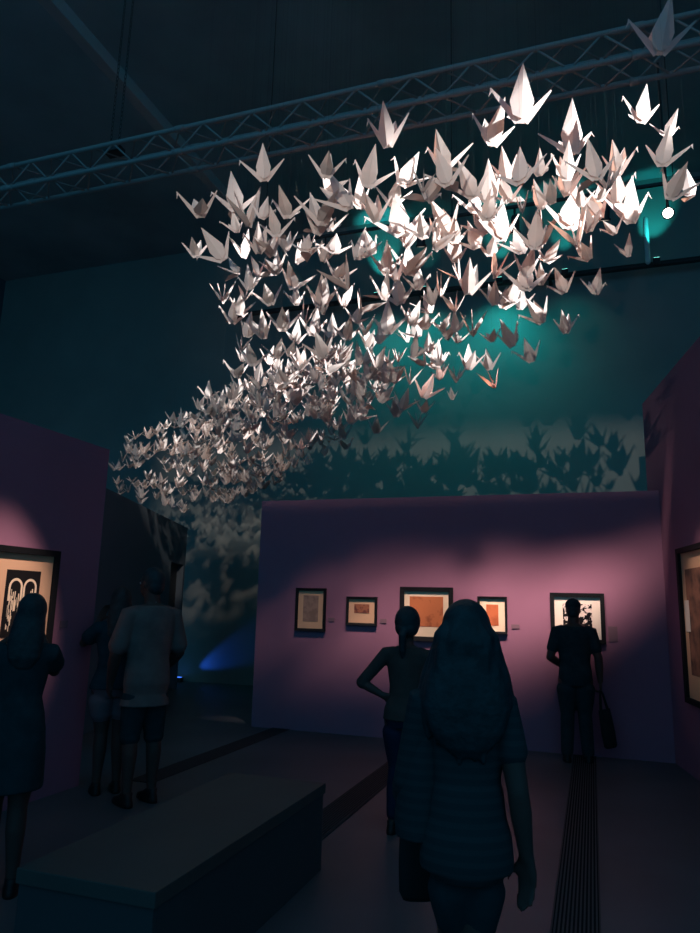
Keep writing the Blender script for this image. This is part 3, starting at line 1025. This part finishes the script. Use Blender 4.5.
def person(name_label, loc, yaw, H, female, armL, armR, legs, head=(0, 0, 0), skin='skin_dark', hair=None, shoulder=None, slim=1.0):
    """armX: elbow, wrist, finger direction, palm normal, curl (all in metres, x to the right, y forward)
       legs: ((knee, ankle) left, (knee, ankle) right)"""
    root = empty('person', loc, yaw)
    tag(root, name_label, 'person', 'visitors in the gallery')
    S_ = [(z, a * slim, b * slim, y) for z, a, b, y in sec(H, female)]
    sw = shoulder * H if shoulder else (.098 if female else .118) * H
    hw = .052 * H * slim ** 3
    sh = {-1: Vector((-sw, -.004 * H, .793 * H)), 1: Vector((sw, -.004 * H, .793 * H))}
    hp = {-1: Vector((-hw, 0, .49 * H)), 1: Vector((hw, 0, .49 * H))}
    arms = {-1: armL, 1: armR}
    hc = Vector((head[0], head[1] + .012 * H, .928 * H))
    HR = Euler((head[2] if len(head) > 3 else 0, 0, head[2])).to_matrix()
    r_up = (.026 if female else .031) * H
    body = MB()
    body.loft([(0, y, z, a, b) for z, a, b, y in S_], 24)
    body.tube([(0, -.005 * H, .80 * H), (0, .0, .85 * H), hc + Vector((0, -.012 * H, -.02 * H))], [.042 * H, .031 * H if female else .036 * H, .034 * H], 14)
    hx, hy, hz = (.043 * H, .054 * H, .064 * H)
    body.ell(hc + HR @ Vector((0, -.004 * H, .010 * H)), (hx, hy, .058 * H), HR, 20, 14)
    body.ell(hc + HR @ Vector((0, .016 * H, -.020 * H)), (.033 * H, .036 * H, .045 * H), HR, 16, 12)          # jaw
    body.tube([hc + HR @ Vector((0, .050 * H, .012 * H)), hc + HR @ Vector((0, .060 * H, -.010 * H)), hc + HR @ Vector((0, .050 * H, -.014 * H))], [.006 * H, .0085 * H, .006 * H], 8)
    for s in (-1, 1):
        body.ell(hc + HR @ Vector((s * .043 * H, -.002 * H, -.002 * H)), (.006 * H, .012 * H, .019 * H), HR, 10, 8)   # ears
        body.ell(hc + HR @ Vector((s * .017 * H, .046 * H, .014 * H)), (.012 * H, .006 * H, .005 * H), HR, 10, 6)    # brow
    body.ell(hc + HR @ Vector((0, .049 * H, -.030 * H)), (.013 * H, .006 * H, .006 * H), HR, 10, 6)
    jt = {}
    for s in (-1, 1):
        el, wr, fd, pn, curl = arms[s]
        el, wr = Vector(el), Vector(wr)
        jt[s] = (sh[s], el, wr)
        body.tube([sh[s] - Vector((s * .03 * H, 0, 0)), sh[s], (sh[s] + el) / 2, el], [r_up * 1.2, r_up * 1.15, r_up, r_up * .85], 14)
        body.tube([el, el * .65 + wr * .35, wr], [r_up * .85, r_up * .86, r_up * .55], 14)
        hand(body, wr, fd, pn, 1 if pn is not None and Vector(fd).cross(Vector(pn)).y >= 0 else -1, .105 * H, curl)
    lj = {}
    for s, (kn, an) in zip((-1, 1), legs):
        kn, an = Vector(kn), Vector(an)
        lj[s] = (hp[s], kn, an)
        body.tube([hp[s], hp[s] * .5 + kn * .5, kn], [.056 * H * slim, .046 * H * slim, .033 * H], 16)
        body.tube([kn, kn * .68 + an * .32 - Vector((0, .006 * H, 0)), an * .75 + kn * .25, an], [.033 * H, .033 * H, .024 * H, .020 * H], 16)
        f = an.copy(); f.z = an.z - .030 * H
        body.tube([f + Vector((0, -.02 * H, 0)), f + Vector((0, .05 * H, -.004 * H)), f + Vector((0, .10 * H, -.007 * H))], [.021 * H, .020 * H, .012 * H], 12)
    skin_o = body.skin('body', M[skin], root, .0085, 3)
    for s in (-1, 1):
        MB().ell(hc + HR @ Vector((s * .017 * H, .0465 * H, .004 * H)), (.0075 * H, .006 * H, .0048 * H), HR, 10, 6).obj('eye', M['eye'], root, True)
    MB().ell(hc + HR @ Vector((0, .0535 * H, -.030 * H)), (.013 * H, .004 * H, .0045 * H), HR, 10, 6).obj('lips', M['lip'], root, True)
    for s in (-1, 1):                            # shoes
        an = lj[s][2]
        z0 = an.z - .045 * H
        MB().loft([(an.x, an.y + .035 * H, z0, .027 * H, .080 * H), (an.x, an.y + .035 * H, z0 + .010 * H, .027 * H, .080 * H),
                   (an.x, an.y + .030 * H, z0 + .022 * H, .025 * H, .072 * H), (an.x, an.y + .012 * H, z0 + .036 * H, .022 * H, .045 * H),
                   (an.x, an.y - .006 * H, z0 + .055 * H, .021 * H, .027 * H)], 18, 2.4).obj('shoe', M['shoe'], root, True)
    return root, dict(slim=slim, H=H, S=S_, jt=jt, lj=lj, hc=hc, HR=HR, r_up=r_up, sh=sh, hp=hp)


def torso_cloth(mb, J, z_lo, z_hi, infl, flare=0.0, zflare=.6):
    H = J['H']
    secs = []
    for z, a, b, y in J['S']:
        if z_lo < z < z_hi: secs.append((0, y, z, a + infl, b + infl))
    def at(z):
        S_ = J['S']
        if z <= S_[0][0]: return S_[0][1], S_[0][2], S_[0][3]
        for (z0, a0, b0, y0), (z1, a1, b1, y1) in zip(S_, S_[1:]):
            if z0 <= z <= z1:
                t = (z - z0) / (z1 - z0)
                return a0 + t * (a1 - a0), b0 + t * (b1 - b0), y0 + t * (y1 - y0)
        return S_[-1][1:]
    a, b, y = at(z_lo)
    lo = [(0, y, z_lo, a + infl + flare, b + infl + flare * .8)]
    a, b, y = at(z_hi)
    hi = [(0, y, z_hi, a + infl, b + infl)]
    mb.loft(lo + secs + hi, 24)


def sleeve(mb, J, s, frac, infl, widen=0.0):
    a, e, w = J['jt'][s]
    r = J['r_up']
    H = J['H']
    st = a - Vector((s * .03 * H, 0, 0))
    if frac <= 1:
        mb.tube([st, a, a + (e - a) * frac * .55, a + (e - a) * frac], [r * 1.2 + infl, r * 1.18 + infl, r * 1.05 + infl + widen * .5, r + infl + widen], 16)
    else:
        f = frac - 1
        mb.tube([st, a, (a + e) / 2, e], [r * 1.2 + infl, r * 1.18 + infl, r * 1.02 + infl, r * .9 + infl], 16)
        mb.tube([e, e + (w - e) * f * .5, e + (w - e) * f], [r * .9 + infl, r * .85 + infl + widen * .5, r * .65 + infl + widen], 16)


def trousers(mb, J, frac, infl, widen=0.0, waist=.575):
    """frac 1 = to the ankle, .5 = to the knee"""
    H = J['H']
    torso_cloth(mb, J, .46 * H, waist * H, infl)
    for s in (-1, 1):
        h, k, a = J['lj'][s]
        h = h - Vector((0, 0, .055 * H))
        if frac <= .5:
            e = h + (k - h) * frac * 2
            mb.tube([h, (h + e) / 2, e], [.058 * H * J['slim'] + infl, .050 * H * J['slim'] + infl + widen * .5, .040 * H * J['slim'] + infl + widen], 18)
        else:
            f = (frac - .5) * 2
            mb.tube([h, (h + k) / 2, k], [.058 * H * J['slim'] + infl, .048 * H * J['slim'] + infl, .035 * H + infl], 18)
            e = k + (a - k) * f
            mb.tube([k, (k + e) / 2, e], [.035 * H + infl, .034 * H + infl, .025 * H + infl + widen], 18)


def cap_hair(mb, J, grow=.006, back=.9):
    """short hair over the skull"""
    H, hc, HR = J['H'], J['hc'], J['HR']
    mb.ell(hc + HR @ Vector((0, -.012 * H, .018 * H)), (.045 * H + grow, .052 * H + grow, .056 * H + grow), HR, 20, 14)
    mb.ell(hc + HR @ Vector((0, -.030 * H, -.012 * H)), (.040 * H + grow, .032 * H + grow, .040 * H + grow * .5), HR, 16, 12)


# --- man with a cap in front of the black and white print
p0 = W(-.205, 8.40)
H_ = 1.73
r, J = person('person in dark clothes and cap standing before the black and white print, bag in hand', p0, -A + .10, H_, False,
              ((-.262, -.055, 1.09), (-.135, .14, .99), (1, .35, -.25), (.1, -.9, .3), .5),
              ((.248, -.02, 1.095), (.262, .035, .845), (.06, .10, -1), (-.9, .2, 0), 1.15),
              (((-.095, .012, .49), (-.115, -.01, .078)), ((.085, .012, .49), (.105, 0, .078))), (.004, .0, -.22, 1) if 0 else (.004, 0, -.15), 'skin_dark', None, .106)
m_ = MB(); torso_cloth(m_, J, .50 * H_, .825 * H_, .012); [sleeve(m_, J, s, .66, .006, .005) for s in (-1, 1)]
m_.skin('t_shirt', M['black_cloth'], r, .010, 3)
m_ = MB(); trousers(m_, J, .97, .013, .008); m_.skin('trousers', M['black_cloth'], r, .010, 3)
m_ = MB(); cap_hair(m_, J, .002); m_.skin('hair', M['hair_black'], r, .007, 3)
hc, HR = J['hc'], J['HR']
m_ = MB()
m_.ell(hc + HR @ Vector((0, -.006 * H_, .030 * H_)), (.050 * H_, .060 * H_, .046 * H_), HR, 20, 12)
cp = m_.skin('cap', M['dark_cloth'], r, .007, 3)
br = MB()
rings = []
for t in range(7):
    a = -.9 + 1.8 * t / 6
    c0 = hc + HR @ Vector((sin(a) * .046 * H_, .012 * H_ + cos(a) * .046 * H_, .020 * H_))
    c1 = hc + HR @ Vector((sin(a) * .050 * H_, .03 * H_ + cos(a) * .085 * H_, .008 * H_))
    rings.append([c0, c1, c1 - Vector((0, 0, .005)), c0 - Vector((0, 0, .005))])
br.rings(rings).obj('cap_brim', M['dark_cloth'], cp)


def tote(loc, rz, w, d, h, strap, label, m, tilt=0.0, lean=0.0):
    """bag whose handles meet at loc (the hand); w wide, d thick, h tall, strap = drop from hand to the rim"""
    t = empty('tote_bag', loc, rz)
    t.rotation_euler = (lean, tilt, rz)
    tag(t, label, 'bag')
    mb = MB()
    mb.loft([(0, 0, -strap - h, w * .40, d * .42), (0, 0, -strap - h + .02, w * .48, d * .55), (0, 0, -strap - h * .6, w * .50, d * .60),
             (0, 0, -strap - h * .25, w * .49, d * .42), (0, 0, -strap, w * .47, d * .22)], 28, 3.2)
    mb.obj('pouch', m, t, True)
    for y in (-d * .2, d * .2):
        MB().tube([(-w * .3, y, -strap - .05), (-w * .28, y, -strap), (-w * .12, y * .6, -strap * .3), (0, y * .2, .0), (w * .12, y * .6, -strap * .3), (w * .28, y, -strap), (w * .3, y, -strap - .05)],
                  .008, 8).obj('handle', m, t, True)
    return t


hm = Matrix.Translation(p0) @ Matrix.Rotation(-A + .10, 4, 'Z')
tote(hm @ Vector((.262, .045, .765)), -A + .6, .15, .07, .40, .22, 'dark soft tote bag hanging from the capped person\'s hand', M['bag'], -.16)

# --- woman with hand on hip
p0 = W(-1.335, 5.3)
H_ = 1.575
r, J = person('person with ponytail in sage top and navy jeans, left hand on hip', p0, -A - .02, H_, True,
              ((-.335, -.06, 1.03), (-.165, -.055, .945), (.9, .35, -.25), (.25, .75, .1), .35),
              ((.225, -.01, .97), (.215, .07, .75), (0, .15, -1), (-.9, .2, 0), .5),
              (((-.075, .02, .445), (-.095, -.02, .071)), ((.065, -.01, .445), (.06, -.09, .071))), (0, 0, .12))
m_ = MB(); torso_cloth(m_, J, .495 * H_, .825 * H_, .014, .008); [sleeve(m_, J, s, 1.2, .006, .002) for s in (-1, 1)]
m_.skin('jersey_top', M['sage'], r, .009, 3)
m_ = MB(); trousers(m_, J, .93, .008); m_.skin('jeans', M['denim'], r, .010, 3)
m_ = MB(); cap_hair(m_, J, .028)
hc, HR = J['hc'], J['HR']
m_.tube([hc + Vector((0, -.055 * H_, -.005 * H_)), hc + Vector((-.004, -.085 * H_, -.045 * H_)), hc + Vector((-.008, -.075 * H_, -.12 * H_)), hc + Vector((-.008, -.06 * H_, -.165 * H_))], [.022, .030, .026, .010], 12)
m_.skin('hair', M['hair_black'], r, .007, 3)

# --- long-haired woman in front
p0 = Vector((.412, 2.5, 0))
H_ = 1.615
r, J = person('long-haired person in striped tunic walking away, largest figure in front', p0, -.10, H_, True,
              ((-.185, .03, 1.02), (-.15, .20, .90), (.25, .85, -.35), (.8, 0, .3), .9),
              ((.165, -.055, 1.02), (.192, -.02, .815), (.02, .12, -1), (-.55, -.8, 0), .38),
              (((-.030, .07, .45), (-.025, .02, .073)), ((.022, .0, .455), (.018, -.17, .10))), (.008, 0, -.08), 'skin_dark', None, .080, .82)
m_ = MB(); torso_cloth(m_, J, .475 * H_, .825 * H_, .020, .010)
m_.loft([(0, 0, .462 * H_, .122, .115), (0, 0, .50 * H_, .140, .118), (0, 0, .56 * H_, .136, .112), (0, 0, .63 * H_, .124, .095)], 24)
sleeve(m_, J, 1, .55, .004, .008)
sleeve(m_, J, -1, 1.35, .020, .030)
m_.skin('striped_tunic', M['striped'], r, .009, 3)
m_ = MB()                                          # wide loose sleeve hanging on the left
a, e, w_ = J['jt'][-1]
m_.loft([(-.150, .05, .845, .085, .10), (-.152, .05, .90, .087, .10), (-.148, .03, 1.02, .075, .085), (-.135, .01, 1.15, .060, .065), (-.12, -.005, 1.26, .045, .05)], 20)
m_.skin('loose_sleeve', M['striped'], r, .009, 3)
m_ = MB(); trousers(m_, J, .19, .004, .004); m_.skin('shorts', M['black_cloth'], r, .010, 3)
hc, HR = J['hc'], J['HR']
m_ = MB(); cap_hair(m_, J, .014)
m_.loft([(.000, -.075, 1.12, .040, .022), (.000, -.085, 1.15, .080, .034), (.000, -.085, 1.20, .120, .044), (.000, -.075, 1.28, .146, .058),
         (.002, -.055, 1.36, .140, .072), (.004, -.035, 1.44, .112, .080), (.006, -.018, 1.51, .095, .082), (.007, -.006, 1.565, .075, .07)], 24)
for i in range(15):
    a_ = -1.25 + 2.5 * i / 14
    ph = rnd.uniform(0, 6)
    zb = 1.20 + .06 * rnd.random() - .10 * cos(a_)
    pts_ = []
    for k in range(9):
        t_ = k / 8
        wd = (.012 + .085 * (t_ / .25) if t_ < .25 else .097 + .045 * min(1, (t_ - .25) * 1.8)) + .012 * t_ * sin(ph + 7 * t_)
        dp = .02 + .075 * min(1, t_ / .25) - .04 * t_
        pts_.append((.006 * (1 - t_) + sin(a_) * wd, -cos(a_) * dp - .012 - .02 * t_ + .008 * sin(ph * 2 + 8 * t_), 1.605 + (zb - 1.605) * t_))
    m_.tube(pts_, [.016, .02, .022, .023, .023, .022, .020, .016, .007], 8)
m_.tube([hc + Vector((.085, .01, -.01)), hc + Vector((.115, -.01, -.13)), hc + Vector((.135, -.02, -.24)), hc + Vector((.12, -.03, -.33))], [.028, .034, .034, .014], 10)
m_.tube([hc + Vector((-.085, .01, -.01)), hc + Vector((-.125, -.01, -.13)), hc + Vector((-.15, -.02, -.24)), hc + Vector((-.14, -.03, -.36))], [.028, .034, .034, .014], 10)
m_.skin('long_hair', M['hair_black'], r, .007, 2)
hm = Matrix.Translation(p0) @ Matrix.Rotation(-.10, 4, 'Z')
tote(hm @ Vector((-.158, .235, .885)), .05, .135, .08, .26, .045, 'dark shoulder bag hanging below the striped sleeve of the long-haired person', M['bag'])

# --- man in the pale shirt
p0 = Vector((-1.64, 6.03, 0))
H_ = 1.87
r, J = person('tall person in pale short-sleeved shirt and dark shorts, seen from behind', p0, .72, H_, False,
              ((-.275, .02, 1.17), (-.24, .16, .93), (.15, .4, -1), (.9, .1, 0), .6),
              ((.285, .01, 1.17), (.26, .20, 1.02), (-.3, .85, -.1), (-.6, .1, -.6), .6),
              (((-.10, .015, .53), (-.105, -.02, .085)), ((.10, .0, .53), (.115, 0, .085))), (-.012, 0, .35), 'skin_dark', None, .104, .93)
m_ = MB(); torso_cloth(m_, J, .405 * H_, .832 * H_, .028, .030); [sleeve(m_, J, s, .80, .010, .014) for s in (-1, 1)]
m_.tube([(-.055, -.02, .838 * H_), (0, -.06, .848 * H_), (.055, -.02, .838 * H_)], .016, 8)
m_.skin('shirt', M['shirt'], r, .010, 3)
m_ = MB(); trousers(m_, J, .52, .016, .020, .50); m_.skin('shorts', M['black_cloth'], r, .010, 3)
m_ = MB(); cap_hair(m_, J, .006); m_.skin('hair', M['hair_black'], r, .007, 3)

# --- woman in teal-blue beside him
p0 = Vector((-2.0, 6.33, 0))
H_ = 1.70
r, J = person('person with long brown hair in teal-blue top, raising an elbow beside the tall person', p0, .45, H_, True,
              ((-.265, .13, 1.22), (-.13, .27, 1.42), (.35, .5, .8), (.3, -.6, .3), .6),
              ((.20, .10, 1.08), (.10, .26, 1.30), (-.2, .5, .8), (-.2, -.6, .3), .6),
              (((-.07, .015, .48), (-.08, -.02, .077)), ((.07, 0, .48), (.085, 0, .077))), (0, 0, .1))
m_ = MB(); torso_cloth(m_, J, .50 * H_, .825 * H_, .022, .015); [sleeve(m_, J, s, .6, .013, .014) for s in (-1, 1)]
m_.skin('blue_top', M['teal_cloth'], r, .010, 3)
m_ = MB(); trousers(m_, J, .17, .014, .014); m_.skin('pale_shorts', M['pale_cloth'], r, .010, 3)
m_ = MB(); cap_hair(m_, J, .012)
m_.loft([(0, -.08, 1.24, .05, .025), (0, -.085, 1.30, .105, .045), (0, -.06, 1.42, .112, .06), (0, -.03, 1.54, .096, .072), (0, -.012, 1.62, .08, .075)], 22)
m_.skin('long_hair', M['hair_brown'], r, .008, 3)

# --- woman in a black dress at the left edge
p0 = Vector((-1.875, 4.2, 0))
H_ = 1.615
r, J = person('person in long black dress with both arms raised before the arches picture', p0, .32, H_, True,
              ((-.255, .12, 1.20), (-.085, .27, 1.36), (.3, .5, .8), (.6, -.5, .2), .7),
              ((.175, .15, 1.17), (.075, .27, 1.36), (-.3, .5, .8), (-.6, -.5, .2), .7),
              (((-.065, .015, .455), (-.07, -.01, .073)), ((.065, 0, .455), (.075, 0, .073))), (.03, 0, 0))
m_ = MB(); torso_cloth(m_, J, .47 * H_, .825 * H_, .014)
m_.loft([(0, 0, .545, .185, .165), (0, 0, .57, .188, .165), (0, 0, .75, .182, .150), (0, -.006, .95, .158, .118), (0, 0, 1.05, .13, .095)], 24)
[sleeve(m_, J, s, .55, .012, .012) for s in (-1, 1)]
m_.skin('black_dress', M['black_cloth'], r, .010, 3)
m_ = MB(); cap_hair(m_, J, .010)
m_.loft([(.02, -.085, 1.20, .045, .022), (.02, -.09, 1.26, .085, .040), (.02, -.065, 1.36, .098, .055), (.025, -.03, 1.46, .088, .07), (.03, -.012, 1.54, .074, .07)], 22)
m_.skin('long_hair', M['hair_brown'], r, .008, 3)


S.view_settings.view_transform = 'Standard'
S.view_settings.look = 'None'
S.view_settings.gamma = 1
S.view_settings.exposure = 0
S.view_settings.use_curve_mapping = False
